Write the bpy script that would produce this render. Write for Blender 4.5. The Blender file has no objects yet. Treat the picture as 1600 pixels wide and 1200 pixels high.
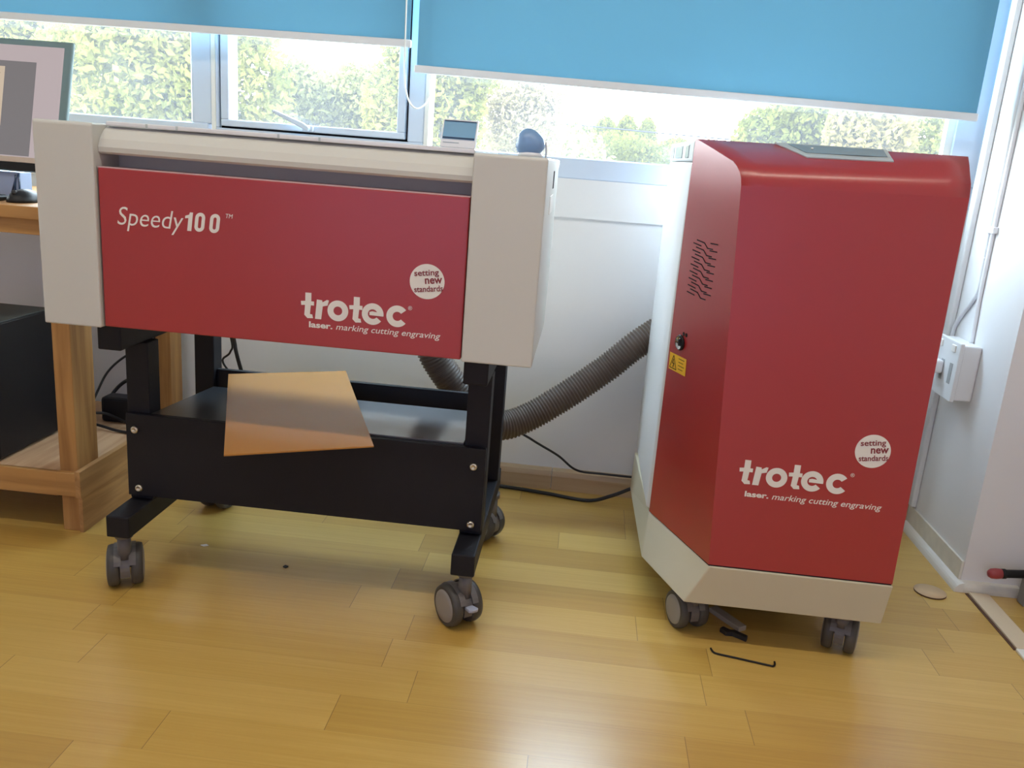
import bpy, bmesh, math, random
from mathutils import Vector, Matrix
random.seed(7)
sc = bpy.context.scene
COL = sc.collection
OFF = {}          # world offset of every object's origin

# ------------------------------------------------------------------ materials
def new_mat(name):
    m = bpy.data.materials.new(name); m.use_nodes = True
    nt = m.node_tree; nt.nodes.clear()
    out = nt.nodes.new('ShaderNodeOutputMaterial')
    return m, nt, out

def mat(name, col, rough=.5, metal=0., coat=0., var=.06, scale=6., bump=0., bscale=200., spec=.5, coat_rough=.1):
    m, nt, out = new_mat(name)
    b = nt.nodes.new('ShaderNodeBsdfPrincipled')
    tc = nt.nodes.new('ShaderNodeTexCoord')
    nz = nt.nodes.new('ShaderNodeTexNoise'); nz.inputs['Scale'].default_value = scale; nz.inputs['Detail'].default_value = 4
    nt.links.new(tc.outputs['Object'], nz.inputs['Vector'])
    rp = nt.nodes.new('ShaderNodeMapRange')
    rp.inputs['To Min'].default_value = 1 - var; rp.inputs['To Max'].default_value = 1 + var
    nt.links.new(nz.outputs['Fac'], rp.inputs['Value'])
    mx = nt.nodes.new('ShaderNodeVectorMath'); mx.operation = 'SCALE'
    mx.inputs[0].default_value = col
    nt.links.new(rp.outputs['Result'], mx.inputs['Scale'])
    nt.links.new(mx.outputs['Vector'], b.inputs['Base Color'])
    b.inputs['Roughness'].default_value = rough
    b.inputs['Metallic'].default_value = metal
    b.inputs['Specular IOR Level'].default_value = spec
    b.inputs['Coat Weight'].default_value = coat
    b.inputs['Coat Roughness'].default_value = coat_rough
    if bump > 0:
        n2 = nt.nodes.new('ShaderNodeTexNoise'); n2.inputs['Scale'].default_value = bscale
        nt.links.new(tc.outputs['Object'], n2.inputs['Vector'])
        bp = nt.nodes.new('ShaderNodeBump'); bp.inputs['Strength'].default_value = bump; bp.inputs['Distance'].default_value = .002
        nt.links.new(n2.outputs['Fac'], bp.inputs['Height'])
        nt.links.new(bp.outputs['Normal'], b.inputs['Normal'])
    nt.links.new(b.outputs['BSDF'], out.inputs['Surface'])
    return m

def emis(name, col, s=1.):
    m, nt, out = new_mat(name)
    e = nt.nodes.new('ShaderNodeEmission')
    e.inputs['Color'].default_value = (*col, 1); e.inputs['Strength'].default_value = s
    g = nt.nodes.new('ShaderNodeBsdfGlossy'); g.inputs['Roughness'].default_value = .2; g.inputs['Color'].default_value = (.05, .05, .05, 1)
    a = nt.nodes.new('ShaderNodeAddShader')
    nt.links.new(e.outputs[0], a.inputs[0]); nt.links.new(g.outputs[0], a.inputs[1])
    nt.links.new(a.outputs[0], out.inputs['Surface'])
    return m

def wood(name, c1, c2, axis, rough=.55):
    m, nt, out = new_mat(name)
    b = nt.nodes.new('ShaderNodeBsdfPrincipled')
    tc = nt.nodes.new('ShaderNodeTexCoord')
    mp = nt.nodes.new('ShaderNodeMapping')
    s = [38, 38, 38]; s[axis] = 2.5
    mp.inputs['Scale'].default_value = s
    nt.links.new(tc.outputs['Object'], mp.inputs['Vector'])
    nz = nt.nodes.new('ShaderNodeTexNoise'); nz.inputs['Scale'].default_value = 1.; nz.inputs['Detail'].default_value = 6; nz.inputs['Distortion'].default_value = .6
    nt.links.new(mp.outputs['Vector'], nz.inputs['Vector'])
    cr = nt.nodes.new('ShaderNodeValToRGB')
    cr.color_ramp.elements[0].position = .3; cr.color_ramp.elements[0].color = (*c2, 1)
    cr.color_ramp.elements[1].position = .62; cr.color_ramp.elements[1].color = (*c1, 1)
    nt.links.new(nz.outputs['Fac'], cr.inputs['Fac'])
    nt.links.new(cr.outputs['Color'], b.inputs['Base Color'])
    b.inputs['Roughness'].default_value = rough
    nt.links.new(b.outputs['BSDF'], out.inputs['Surface'])
    return m

def floor_mat():
    m, nt, out = new_mat('oak_laminate')
    N = nt.nodes.new; L = nt.links.new
    def math_(op, a, b=None):
        n = N('ShaderNodeMath'); n.operation = op
        for i, v in enumerate((a, b)):
            if v is None: continue
            if isinstance(v, (int, float)): n.inputs[i].default_value = v
            else: L(v, n.inputs[i])
        return n.outputs[0]
    tc = N('ShaderNodeTexCoord'); sp = N('ShaderNodeSeparateXYZ'); L(tc.outputs['Object'], sp.inputs[0])
    x, y = sp.outputs['X'], sp.outputs['Y']
    v = math_('DIVIDE', math_('SUBTRACT', y, 1.380 - 10.35), .1035)
    row = math_('FLOOR', v); fv = math_('SUBTRACT', v, row)
    w1 = N('ShaderNodeTexWhiteNoise'); w1.noise_dimensions = '1D'; L(row, w1.inputs['W'])
    u = math_('ADD', math_('DIVIDE', x, .64), math_('MULTIPLY', w1.outputs['Value'], 7.))
    col = math_('FLOOR', u); fu = math_('SUBTRACT', u, col)
    cv = N('ShaderNodeCombineXYZ'); L(row, cv.inputs[0]); L(col, cv.inputs[1])
    w2 = N('ShaderNodeTexWhiteNoise'); w2.noise_dimensions = '2D'; L(cv.outputs[0], w2.inputs['Vector'])
    # grain stretched along the boards, shifted board by board
    gv = N('ShaderNodeCombineXYZ')
    L(math_('ADD', math_('MULTIPLY', x, 1.6), math_('MULTIPLY', w2.outputs['Value'], 40.)), gv.inputs[0])
    L(math_('MULTIPLY', y, 60.), gv.inputs[1]); L(math_('MULTIPLY', w2.outputs['Value'], 13.), gv.inputs[2])
    g = N('ShaderNodeTexNoise'); g.inputs['Scale'].default_value = 1.; g.inputs['Detail'].default_value = 7; g.inputs['Roughness'].default_value = .62; g.inputs['Distortion'].default_value = .35
    L(gv.outputs[0], g.inputs['Vector'])
    g2v = N('ShaderNodeCombineXYZ'); L(math_('MULTIPLY', x, 5.), g2v.inputs[0]); L(math_('MULTIPLY', y, 190.), g2v.inputs[1])
    g2 = N('ShaderNodeTexNoise'); g2.inputs['Scale'].default_value = 1.; g2.inputs['Detail'].default_value = 3
    L(g2v.outputs[0], g2.inputs['Vector'])
    cr = N('ShaderNodeValToRGB'); e = cr.color_ramp.elements
    e[0].position = .0; e[0].color = FLOOR_C[0]
    e[1].position = 1.; e[1].color = FLOOR_C[2]
    k = cr.color_ramp.elements.new(.5); k.color = FLOOR_C[1]
    f = math_('ADD', math_('MULTIPLY', w2.outputs['Value'], .50), math_('MULTIPLY', g.outputs['Fac'], .50))
    f = math_('ADD', f, math_('MULTIPLY', math_('SUBTRACT', g2.outputs['Fac'], .5), .35))
    L(f, cr.inputs['Fac'])
    # fine joints
    jw = math_('LESS_THAN', math_('MINIMUM', fu, math_('SUBTRACT', 1., fu)), .0011)
    jr = math_('LESS_THAN', math_('MINIMUM', fv, math_('SUBTRACT', 1., fv)), .004)
    w3 = N('ShaderNodeTexWhiteNoise'); w3.noise_dimensions = '1D'; L(math_('FLOOR', math_('DIVIDE', v, 3.)), w3.inputs['W'])
    j = math_('MULTIPLY', math_('MAXIMUM', jw, math_('MULTIPLY', jr, .35)), .62)
    mx = N('ShaderNodeMix'); mx.data_type = 'RGBA'
    L(j, mx.inputs['Factor']); L(cr.outputs['Color'], mx.inputs['A']); mx.inputs['B'].default_value = (.10, .055, .02, 1)
    b = N('ShaderNodeBsdfPrincipled')
    L(mx.outputs['Result'], b.inputs['Base Color'])
    b.inputs['Roughness'].default_value = .34
    b.inputs['Coat Weight'].default_value = .8; b.inputs['Coat Roughness'].default_value = .24
    b.inputs['Specular IOR Level'].default_value = .55
    bp = N('ShaderNodeBump'); bp.inputs['Strength'].default_value = .22; bp.inputs['Distance'].default_value = .0012
    L(g2.outputs['Fac'], bp.inputs['Height']); L(bp.outputs['Normal'], b.inputs['Normal'])
    L(b.outputs['BSDF'], out.inputs['Surface'])
    return m
FLOOR_C = [(.42, .235, .045, 1), (.57, .355, .080, 1), (.70, .475, .140, 1)]

def glass_mat():
    m, nt, out = new_mat('window_glass')
    t = nt.nodes.new('ShaderNodeBsdfTransparent'); t.inputs['Color'].default_value = (.96, .98, .97, 1)
    g = nt.nodes.new('ShaderNodeBsdfGlossy'); g.inputs['Roughness'].default_value = .02
    d = nt.nodes.new('ShaderNodeBsdfTranslucent'); d.inputs['Color'].default_value = (.9, .93, 1, 1)
    mx = nt.nodes.new('ShaderNodeMixShader'); mx.inputs[0].default_value = .02
    m2 = nt.nodes.new('ShaderNodeMixShader')
    tc = nt.nodes.new('ShaderNodeTexCoord'); nz = nt.nodes.new('ShaderNodeTexNoise'); nz.inputs['Scale'].default_value = 5
    nt.links.new(tc.outputs['Object'], nz.inputs['Vector'])
    mr = nt.nodes.new('ShaderNodeMapRange'); mr.inputs['To Min'].default_value = .012; mr.inputs['To Max'].default_value = .035   # thin dust that also paints a pale haze over the view
    nt.links.new(nz.outputs['Fac'], mr.inputs['Value'])
    nt.links.new(mr.outputs['Result'], m2.inputs[0])
    nt.links.new(t.outputs[0], mx.inputs[1]); nt.links.new(g.outputs[0], mx.inputs[2])
    nt.links.new(mx.outputs[0], m2.inputs[1]); nt.links.new(d.outputs[0], m2.inputs[2])
    nt.links.new(m2.outputs[0], out.inputs['Surface'])
    return m

def fabric_mat():
    m, nt, out = new_mat('blue_blind_fabric')
    N = nt.nodes.new; L = nt.links.new
    tc = N('ShaderNodeTexCoord'); wv = N('ShaderNodeTexNoise'); wv.inputs['Scale'].default_value = 900
    L(tc.outputs['Object'], wv.inputs['Vector'])
    bp = N('ShaderNodeBump'); bp.inputs['Strength'].default_value = .1; bp.inputs['Distance'].default_value = .0005
    L(wv.outputs['Fac'], bp.inputs['Height'])
    d = N('ShaderNodeBsdfDiffuse'); d.inputs['Color'].default_value = (.20, .46, .62, 1); L(bp.outputs['Normal'], d.inputs['Normal'])
    t = N('ShaderNodeBsdfTranslucent'); t.inputs['Color'].default_value = (.20, .325, .385, 1)
    mx = N('ShaderNodeMixShader'); mx.inputs[0].default_value = .42
    L(d.outputs[0], mx.inputs[1]); L(t.outputs[0], mx.inputs[2]); L(mx.outputs[0], out.inputs['Surface'])
    return m

def leaf_mat(name, c1, c2):
    m, nt, out = new_mat(name)
    N = nt.nodes.new; L = nt.links.new
    tc = N('ShaderNodeTexCoord'); nz = N('ShaderNodeTexNoise'); nz.inputs['Scale'].default_value = 2.5; nz.inputs['Detail'].default_value = 8
    nz.inputs['Roughness'].default_value = .75
    L(tc.outputs['Object'], nz.inputs['Vector'])
    cr = N('ShaderNodeValToRGB'); cr.color_ramp.elements[0].position = .35; cr.color_ramp.elements[1].position = .65
    cr.color_ramp.elements[0].color = (*c1, 1); cr.color_ramp.elements[1].color = (*c2, 1)
    L(nz.outputs['Fac'], cr.inputs['Fac'])
    d = N('ShaderNodeBsdfDiffuse'); t = N('ShaderNodeBsdfTranslucent')
    L(cr.outputs['Color'], d.inputs['Color']); L(cr.outputs['Color'], t.inputs['Color'])
    mx = N('ShaderNodeMixShader'); mx.inputs[0].default_value = .45
    L(d.outputs[0], mx.inputs[1]); L(t.outputs[0], mx.inputs[2]); L(mx.outputs[0], out.inputs['Surface'])
    return m

M = dict(
    floor=floor_mat(), glass=glass_mat(), fabric=fabric_mat(),
    wall=mat('white_wall_paint', (.80, .80, .81), .6, var=.02, scale=3, bump=.05, bscale=60),
    ceil=mat('white_ceiling_paint', (.8, .8, .8), .8, var=.02),
    alu=mat('white_window_aluminium', (.60, .68, .80), .35, var=.03),
    trim=mat('white_plastic_trim', (.80, .79, .74), .35, var=.05),
    trimdirty=mat('scuffed_white_trim', (.74, .72, .64), .45, var=.16, scale=25),
    red=mat('red_lacquer', (.37, .018, .024), .36, var=.03, scale=3, spec=.5, coat=.8, coat_rough=.24),
    offwhite=mat('warm_white_lacquer', (.60, .60, .56), .42, var=.02),
    coolwhite=mat('white_lacquer', (.74, .75, .76), .38, var=.02),
    cream=mat('cream_lacquer', (.60, .56, .43), .42, var=.04),
    dark=mat('dark_gap', (.02, .02, .025), .8, spec=.1),
    black=mat('black_powder_coat', (.008, .008, .012), .55, var=.15, scale=30, bump=.1, bscale=400, spec=.3),
    shelf=mat('charcoal_sheet_metal', (.03, .03, .034), .3, var=.15, scale=30, spec=.5),
    steel=mat('zinc_bolt', (.62, .58, .48), .3, metal=1.),
    chrome=mat('chrome_lock', (.7, .7, .72), .15, metal=1.),
    tyre=mat('grey_rubber_tyre', (.06, .055, .05), .5, var=.15, scale=40),
    hub=mat('grey_plastic_hub', (.27, .25, .23), .4, var=.08),
    hood=mat('dark_grey_caster_hood', (.13, .12, .115), .4, var=.1),
    lever=mat('blue_grey_lever', (.33, .34, .42), .35),
    blackplastic=mat('black_plastic', (.010, .010, .012), .45, spec=.3),
    blackrub=mat('black_rubber', (.02, .018, .018), .55),
    white=mat('white_print', (.80, .78, .74), .5, var=.01),
    redprint=mat('dark_red_print', (.23, .02, .03), .5),
    darkred=mat('red_shadow_gap', (.10, .004, .006), .5),
    hose=mat('brown_corrugated_hose', (.105, .078, .062), .45, var=.2, scale=25),
    hoseblack=mat('black_corrugated_hose', (.06, .058, .058), .35, var=.2, scale=25),
    bronze=mat('bronze_acrylic', (.44, .20, .045), .2, var=.03, spec=.45),
    pine=wood('pine_z', (.50, .265, .085), (.29, .13, .036), 2),
    pinex=wood('pine_x', (.50, .265, .085), (.30, .14, .04), 0),
    piney=wood('pine_y', (.52, .29, .11), (.32, .16, .055), 1),
    board=wood('shelf_board', (.58, .37, .21), (.44, .25, .13), 1, .6),
    basewood=wood('beige_wood_skirting', (.56, .40, .24), (.46, .31, .17), 0, .4),
    yellow=mat('yellow_label', (.86, .50, .02), .5, var=.02),
    teal=mat('teal_grey_bezel', (.17, .27, .29), .4),
    pinkscreen=emis('screen_border_glow', (.50, .42, .43), .95),
    greyscreen=emis('screen_grey_glow', (.20, .185, .19), .95),
    docscreen=emis('screen_document_glow', (.62, .50, .38), .95),
    docline=emis('screen_document_line_glow', (.45, .34, .25), .95),
    lcd=mat('blue_grey_lcd', (.22, .42, .60), .3, spec=.3),
    lcdark=mat('dark_lcd_segment', (.03, .06, .12), .2),
    navy=mat('navy_blue_plastic', (.20, .34, .58), .35, spec=.5),
    clear=mat('frosted_white_acrylic', (.80, .82, .86), .15, spec=.7),
    panel=mat('grey_control_panel', (.25, .32, .37), .25, spec=.6),
    silver=mat('silver_plastic', (.50, .56, .58), .35, metal=.1),
    ventgrey=mat('light_grey_vent_cap', (.62, .65, .68), .4),
    bluebox=mat('pale_blue_box', (.32, .40, .58), .5),
    cable=mat('black_cable', (.012, .012, .014), .45),
    wcable=mat('white_conduit', (.78, .79, .82), .4),
    plug=mat('ivory_plug', (.55, .48, .36), .4),
    ply=mat('plywood_face', (.62, .44, .26), .55, var=.08, scale=30),
    char_and_gap_shade=mat('charred_edge_and_gap_shade', (.09, .04, .02), .7),
    redrub=mat('red_rubber_tip', (.34, .045, .05), .4),
    bark=mat('bark', (.12, .09, .065), .9, var=.3, scale=20),
    grass=mat('pale_dry_ground', (.16, .16, .08), .9, var=.2, scale=2),
    leafA=leaf_mat('leaf_yellow_green', (0.068, 0.079, 0.019), (0.220, 0.202, 0.048)),
    leafB=leaf_mat('leaf_pale_green', (0.086, 0.093, 0.041), (0.245, 0.226, 0.078)),
    leafC=leaf_mat('leaf_lime', (0.050, 0.058, 0.010), (0.122, 0.120, 0.026)),
    leafD=leaf_mat('leaf_autumn', (0.102, 0.079, 0.036), (0.218, 0.182, 0.061)),
    leafE=leaf_mat('leaf_dusty', (0.119, 0.095, 0.069), (0.286, 0.234, 0.108)),
)

# ------------------------------------------------------------------ mesh helpers
def box(bm, x0, x1, y0, y1, z0, z1, bev=0., seg=2, mi=0):
    vs = [bm.verts.new((x, y, z)) for z in (z0, z1) for y in (y0, y1) for x in (x0, x1)]
    fs = []
    for q in ((0, 2, 3, 1), (4, 5, 7, 6), (0, 1, 5, 4), (2, 6, 7, 3), (0, 4, 6, 2), (1, 3, 7, 5)):
        f = bm.faces.new([vs[i] for i in q]); f.material_index = mi; fs.append(f)
    if bev:
        es = list({e for f in fs for e in f.edges})
        r = bmesh.ops.bevel(bm, geom=es, offset=bev, segments=seg, affect='EDGES', profile=.5)
        for f in r['faces']: f.material_index = mi
    return vs

def prism(bm, pts, vec, mi=0, bev=0.):
    """closed polygon pts (3-D, planar) swept by vec"""
    a = [bm.verts.new(p) for p in pts]; v = Vector(vec)
    b = [bm.verts.new(Vector(p) + v) for p in pts]
    n = len(pts); fs = [bm.faces.new(a[::-1]), bm.faces.new(b)]
    for i in range(n): fs.append(bm.faces.new((a[i], a[(i + 1) % n], b[(i + 1) % n], b[i])))
    for f in fs: f.material_index = mi
    if bev:
        es = list({e for f in fs for e in f.edges})
        bmesh.ops.bevel(bm, geom=es, offset=bev, segments=2, affect='EDGES', profile=.5)
    return fs

def frame_of(d):
    d = Vector(d).normalized(); up = Vector((0, 0, 1)) if abs(d.z) < .95 else Vector((1, 0, 0))
    a = d.cross(up).normalized(); return a, d.cross(a).normalized()

def cyl(bm, p0, p1, r0, r1=None, n=24, mi=0, cap=True):
    r1 = r0 if r1 is None else r1
    p0, p1 = Vector(p0), Vector(p1); a, b = frame_of(p1 - p0)
    A = [bm.verts.new(p0 + (a * math.cos(2 * math.pi * i / n) + b * math.sin(2 * math.pi * i / n)) * r0) for i in range(n)]
    B = [bm.verts.new(p1 + (a * math.cos(2 * math.pi * i / n) + b * math.sin(2 * math.pi * i / n)) * r1) for i in range(n)]
    for i in range(n):
        f = bm.faces.new((A[i], A[(i + 1) % n], B[(i + 1) % n], B[i])); f.smooth = True; f.material_index = mi
    if cap:
        for l in (A[::-1], B): f = bm.faces.new(l); f.material_index = mi

def lathe(bm, c, axis, prof, n=32, mi=0, mis=None):
    """prof: list of (radius, along axis)"""
    c = Vector(c); d = Vector(axis).normalized(); a, b = frame_of(d); rings = []
    for r, h in prof:
        if r < 1e-6: rings.append([bm.verts.new(c + d * h)]); continue
        rings.append([bm.verts.new(c + d * h + (a * math.cos(2 * math.pi * i / n) + b * math.sin(2 * math.pi * i / n)) * r) for i in range(n)])
    for k in range(len(rings) - 1):
        R, S = rings[k], rings[k + 1]
        for i in range(n):
            if len(R) == 1 and len(S) == 1: continue
            if len(R) == 1: f = bm.faces.new((R[0], S[(i + 1) % n], S[i]))
            elif len(S) == 1: f = bm.faces.new((R[i], R[(i + 1) % n], S[0]))
            else: f = bm.faces.new((R[i], R[(i + 1) % n], S[(i + 1) % n], S[i]))
            f.smooth = True; f.material_index = mis[k] if mis else mi

def spline(pts, per=14):
    P = [Vector(p) for p in pts]; P = [P[0] * 2 - P[1]] + P + [P[-1] * 2 - P[-2]]; out = []
    for i in range(1, len(P) - 2):
        for k in range(per):
            t = k / per; p0, p1, p2, p3 = P[i - 1:i + 3]
            out.append(.5 * ((2 * p1) + (p2 - p0) * t + (2 * p0 - 5 * p1 + 4 * p2 - p3) * t * t + (3 * p1 - p0 - 3 * p2 + p3) * t ** 3))
    out.append(P[-2]); return out

def tube(bm, path, r, n=10, radf=None, mi=0):
    """swept tube with parallel-transported rings"""
    P = [Vector(p) for p in path]; t = (P[1] - P[0]).normalized(); a, b = frame_of(t); prev = None
    for i, p in enumerate(P):
        t2 = (P[min(i + 1, len(P) - 1)] - P[max(i - 1, 0)]).normalized()
        q = t.rotation_difference(t2); a = q @ a; b = q @ b; t = t2
        rr = radf(i) if radf else r
        ring = [bm.verts.new(p + (a * math.cos(2 * math.pi * k / n) + b * math.sin(2 * math.pi * k / n)) * rr) for k in range(n)]
        if prev:
            for k in range(n):
                f = bm.faces.new((prev[k], prev[(k + 1) % n], ring[(k + 1) % n], ring[k])); f.smooth = True; f.material_index = mi
        else: bm.faces.new(ring[::-1])
        prev = ring
    bm.faces.new(prev)

def resample(path, step):
    out = [path[0]]; acc = 0.
    for a, b in zip(path, path[1:]):
        L = (b - a).length; d = step - acc
        while d <= L:
            out.append(a.lerp(b, d / L)); d += step
        acc = L - (d - step)
    return out

# ------------------------------------------------------------------ object helpers
def obj(name, bm, m, parent=None, smooth=None):
    bmesh.ops.recalc_face_normals(bm, faces=bm.faces)
    me = bpy.data.meshes.new(name)
    o_par = OFF.get(parent, Vector((0, 0, 0))) if parent else Vector((0, 0, 0))
    if parent: bm.transform(Matrix.Translation(-o_par))
    bm.to_mesh(me); bm.free()
    for k in (m if isinstance(m, (list, tuple)) else [m]): me.materials.append(k)
    o = bpy.data.objects.new(name, me); COL.objects.link(o)
    if parent: o.parent = parent
    OFF[o] = o_par
    return o

def tag(o, label, cat, group=None, kind=None):
    if label: o['label'] = label
    if cat: o['category'] = cat
    if group: o['group'] = group
    if kind: o['kind'] = kind
    return o

def thing(name, loc, label, cat, group=None):
    o = bpy.data.objects.new(name, None); COL.objects.link(o); o.location = loc; o.empty_display_size = .05
    OFF[o] = Vector(loc); return tag(o, label, cat, group)

def single(name, bm, m, label, cat, group=None, base=None):
    """a thing that is one mesh; its origin is moved to its base"""
    o = obj(name, bm, m)
    vs = [v.co for v in o.data.vertices]
    c = Vector(base) if base else Vector(((min(v.x for v in vs) + max(v.x for v in vs)) / 2, (min(v.y for v in vs) + max(v.y for v in vs)) / 2, min(v.z for v in vs)))
    o.data.transform(Matrix.Translation(-c)); o.location = c; OFF[o] = c
    return tag(o, label, cat, group)

def struct(name, bm, m, parent=None):
    o = obj(name, bm, m, parent)
    if not parent: o['kind'] = 'structure'
    return o

def quick(name, m, parent, *boxes, bev=0.):
    bm = bmesh.new()
    for b in boxes: box(bm, *b, bev=bev)
    return obj(name, bm, m, parent)

def text_mesh(body, shear=0., bold=0.):
    cu = bpy.data.curves.new('lettering_curve', 'FONT'); cu.body = body; cu.size = 1.; cu.shear = shear; cu.offset = bold
    cu.extrude = .01; cu.resolution_u = 4
    o = bpy.data.objects.new('lettering_curve', cu); COL.objects.link(o)
    dg = bpy.context.evaluated_depsgraph_get(); dg.update()
    me = bpy.data.meshes.new_from_object(o.evaluated_get(dg))
    bpy.data.objects.remove(o); bpy.data.curves.remove(cu)
    return me

def add_text(bm, body, org, U, V, u0, u1, v0, v1, shear=0., bold=0., rot=0., fit_h=True):
    """text fitted into the rectangle u0..u1, v0..v1 of a face with origin org and unit axes U (right), V (up)"""
    me = text_mesh(body, shear, bold)
    xs = [v.co.x for v in me.vertices]; ys = [v.co.y for v in me.vertices]
    sx = (u1 - u0) / (max(xs) - min(xs)); sy = (v1 - v0) / (max(ys) - min(ys))
    U, V = Vector(U), Vector(V); Nn = U.cross(V); org = Vector(org)
    cu, cv = (u0 + u1) / 2, (v0 + v1) / 2; cr, sr = math.cos(rot), math.sin(rot)
    idx = []
    for v in me.vertices:
        u = u0 + (v.co.x - min(xs)) * sx - cu; w = v0 + (v.co.y - min(ys)) * sy - cv
        u, w = cu + u * cr - w * sr, cv + u * sr + w * cr
        idx.append(bm.verts.new(org + U * u + V * w + Nn * (.0003 + v.co.z * .02)))
    for p in me.polygons:
        try: bm.faces.new([idx[i] for i in p.vertices])
        except ValueError: pass
    bpy.data.meshes.remove(me)

def add_shape(bm, pts, org, U, V, t=.0006):
    U, V = Vector(U), Vector(V); Nn = U.cross(V); org = Vector(org)
    prism(bm, [org + U * u + V * v + Nn * .0001 for u, v in pts], Nn * t)

def arc(cx, cy, r0, r1, a0, a1, n=28):
    o = [(cx + r1 * math.cos(math.radians(a0 + (a1 - a0) * i / n)), cy + r1 * math.sin(math.radians(a0 + (a1 - a0) * i / n))) for i in range(n + 1)]
    q = [(cx + r0 * math.cos(math.radians(a0 + (a1 - a0) * i / n)), cy + r0 * math.sin(math.radians(a0 + (a1 - a0) * i / n))) for i in range(n + 1)]
    return o + q[::-1]

def logo(bm, org, U, V, u0, v0, W, H):
    """the six heavy lower-case letters of the maker's mark; W wide, x-height H*.78, ascender H"""
    s = W / 5.32; k = H * .80 / 1.0            # design units: x-height 1.0
    def S(pts, th=.0006): add_shape(bm, [(u0 + x * s, v0 + y * k) for x, y in pts], org, U, V, th)
    def t(x):
        S([(x + .24, 1.28), (x + .54, 1.28), (x + .54, .86), (x + .68, .86), (x + .68, .66), (x + .52, .66), (x + .48, .22), (x + .60, .20), (x + .64, 0.02), (x + .36, 0.), (x + .20, .16), (x + .23, .66), (x + .04, .64), (x + .02, .84), (x + .24, .86)])
    def r(x):
        S([(x + .10, .98), (x + .36, .96), (x + .38, .86), (x + .60, 1.0), (x + .70, .98), (x + .64, .72), (x + .40, .66), (x + .33, 0.), (x + .02, 0.)])
    t(0.); r(.72)
    S(arc(1.88, .5, .22, .52, 0, 180)); S(arc(1.88, .5, .22, .52, 180, 360))
    t(2.42)
    S(arc(3.62, .5, .24, .54, -8, 180)); S(arc(3.62, .5, .24, .54, 180, 322))
    S([(3.46, .44), (4.13, .425), (4.15, .52), (4.0, .58), (3.60, .64), (3.46, .60)], .0009)
    S(arc(4.84, .5, .23, .54, 38, 322))

# ================================================================== CAMERA
R = [(0.99462, 0.07085, 0.07535)]
yaw, pit, roll = -0.07100741, 0.26024169, 0.07741696
fw = Vector((math.sin(yaw) * math.cos(pit), math.cos(yaw) * math.cos(pit), -math.sin(pit)))
rt = Vector((math.cos(yaw), -math.sin(yaw), 0)); up = rt.cross(fw)
rt2 = rt * math.cos(roll) + up * math.sin(roll); up2 = -rt * math.sin(roll) + up * math.cos(roll)
cam = bpy.data.cameras.new('camera'); cam.sensor_width = 36; cam.lens = 1345 / 1600 * 36; cam.clip_start = .02; cam.clip_end = 300
co = bpy.data.objects.new('camera', cam); COL.objects.link(co)
m4 = Matrix((rt2, up2, -fw)).transposed().to_4x4(); m4.translation = (0, 0, 1.0); co.matrix_world = m4
sc.camera = co

# ================================================================== ROOM
def struct_boxes(name, m, *boxes, bev=0., parent=None):
    bm = bmesh.new()
    for b in boxes: box(bm, *b, bev=bev)
    return struct(name, bm, m, parent)
WY = 2.535
struct_boxes('floor', M['floor'], (-3.3, 1.9, -2.3, 2.75, -.06, 0))
struct_boxes('ceiling', M['ceil'], (-3.4, 2.0, -2.4, 2.75, 2.75, 2.85))
struct_boxes('wall_north', M['wall'], (-3.3, 1.05, WY, 2.70, 0, .945), (-3.3, 1.05, WY - .008, WY, .836, .945), (-3.3, 1.05, WY, 2.70, 2.30, 2.75))
struct_boxes('wall_west', M['wall'], (-3.4, -3.3, -2.3, 2.70, 0, 2.75))
struct_boxes('wall_south', M['wall'], (-3.4, 2.0, -2.4, -2.3, 0, 2.75))
struct_boxes('wall_east', M['wall'], (1.05, 1.23, 2.127, 2.70, 0, 2.75), (1.215, 1.35, -2.3, 2.127, 0, 2.75))
# skirting: laminated beige board under the windows with one joint, white quarter-round trim at the east wall
bm = bmesh.new()
pr = [(-3.3, WY, 0), (-3.3, WY - .018, 0), (-3.3, WY - .018, .045), (-3.3, WY - .014, .060), (-3.3, WY - .006, .067), (-3.3, WY, .068)]
prism(bm, pr, (3.3 - .035, 0, 0)); prism(bm, [(p[0] + 3.267, p[1], p[2]) for p in pr], (1.05 + .033, 0, 0))
struct('baseboard_north', bm, M['basewood'])
def quarter(x0, y0, x1, y1, r, nx, ny):
    bm = bmesh.new(); pts = []
    pts.append((x0, y0, 0))
    for i in range(7):
        a = math.pi / 2 * i / 6
        pts.append((x0 + nx * r * math.cos(a), y0 + ny * r * math.cos(a), r * 1.15 * math.sin(a)))
    prism(bm, pts, (x1 - x0, y1 - y0, 0)); return bm
struct('trim_1', quarter(1.05, 2.512, 1.05, 2.105, .022, -1, 0), M['trim'])
struct('trim_2', quarter(1.045, 2.127, 1.192, 2.127, .022, 0, -1), M['trimdirty'])
struct('trim_3', quarter(1.215, 2.105, 1.215, .6, .022, -1, 0), M['trim'])
struct_boxes('baseboard_east', M['trimdirty'], (1.044, 1.05, 2.13, 2.515, .0, .075))
# floor edging along the east side
struct_boxes('trim_4', mat('pale_edging', (.66, .54, .38), .45), (1.062, 1.112, 1.835, 2.10, 0, .006), bev=.0015)
struct_boxes('trim_5', M['trim'], (1.056, 1.098, .9, 1.832, 0, .008), bev=.002)
struct_boxes('trim_gap_shade', M['char_and_gap_shade'], (1.0545, 1.0615, 1.835, 2.10, 0, .0015))  # dark strip painted in for the shadow gap beside the edging

# ------------------------------------------------------------------ windows
FY, BY, GY = 2.53, 2.60, 2.565
ZT = 2.30
def window(n, frame_boxes, glass):
    bm = bmesh.new()
    for b in frame_boxes: box(bm, *b, bev=.003, seg=1)
    w = struct('window_%d' % n, bm, M['alu'])
    g = quick('glass_pane', M['glass'], w, glass)
    return w
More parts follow.
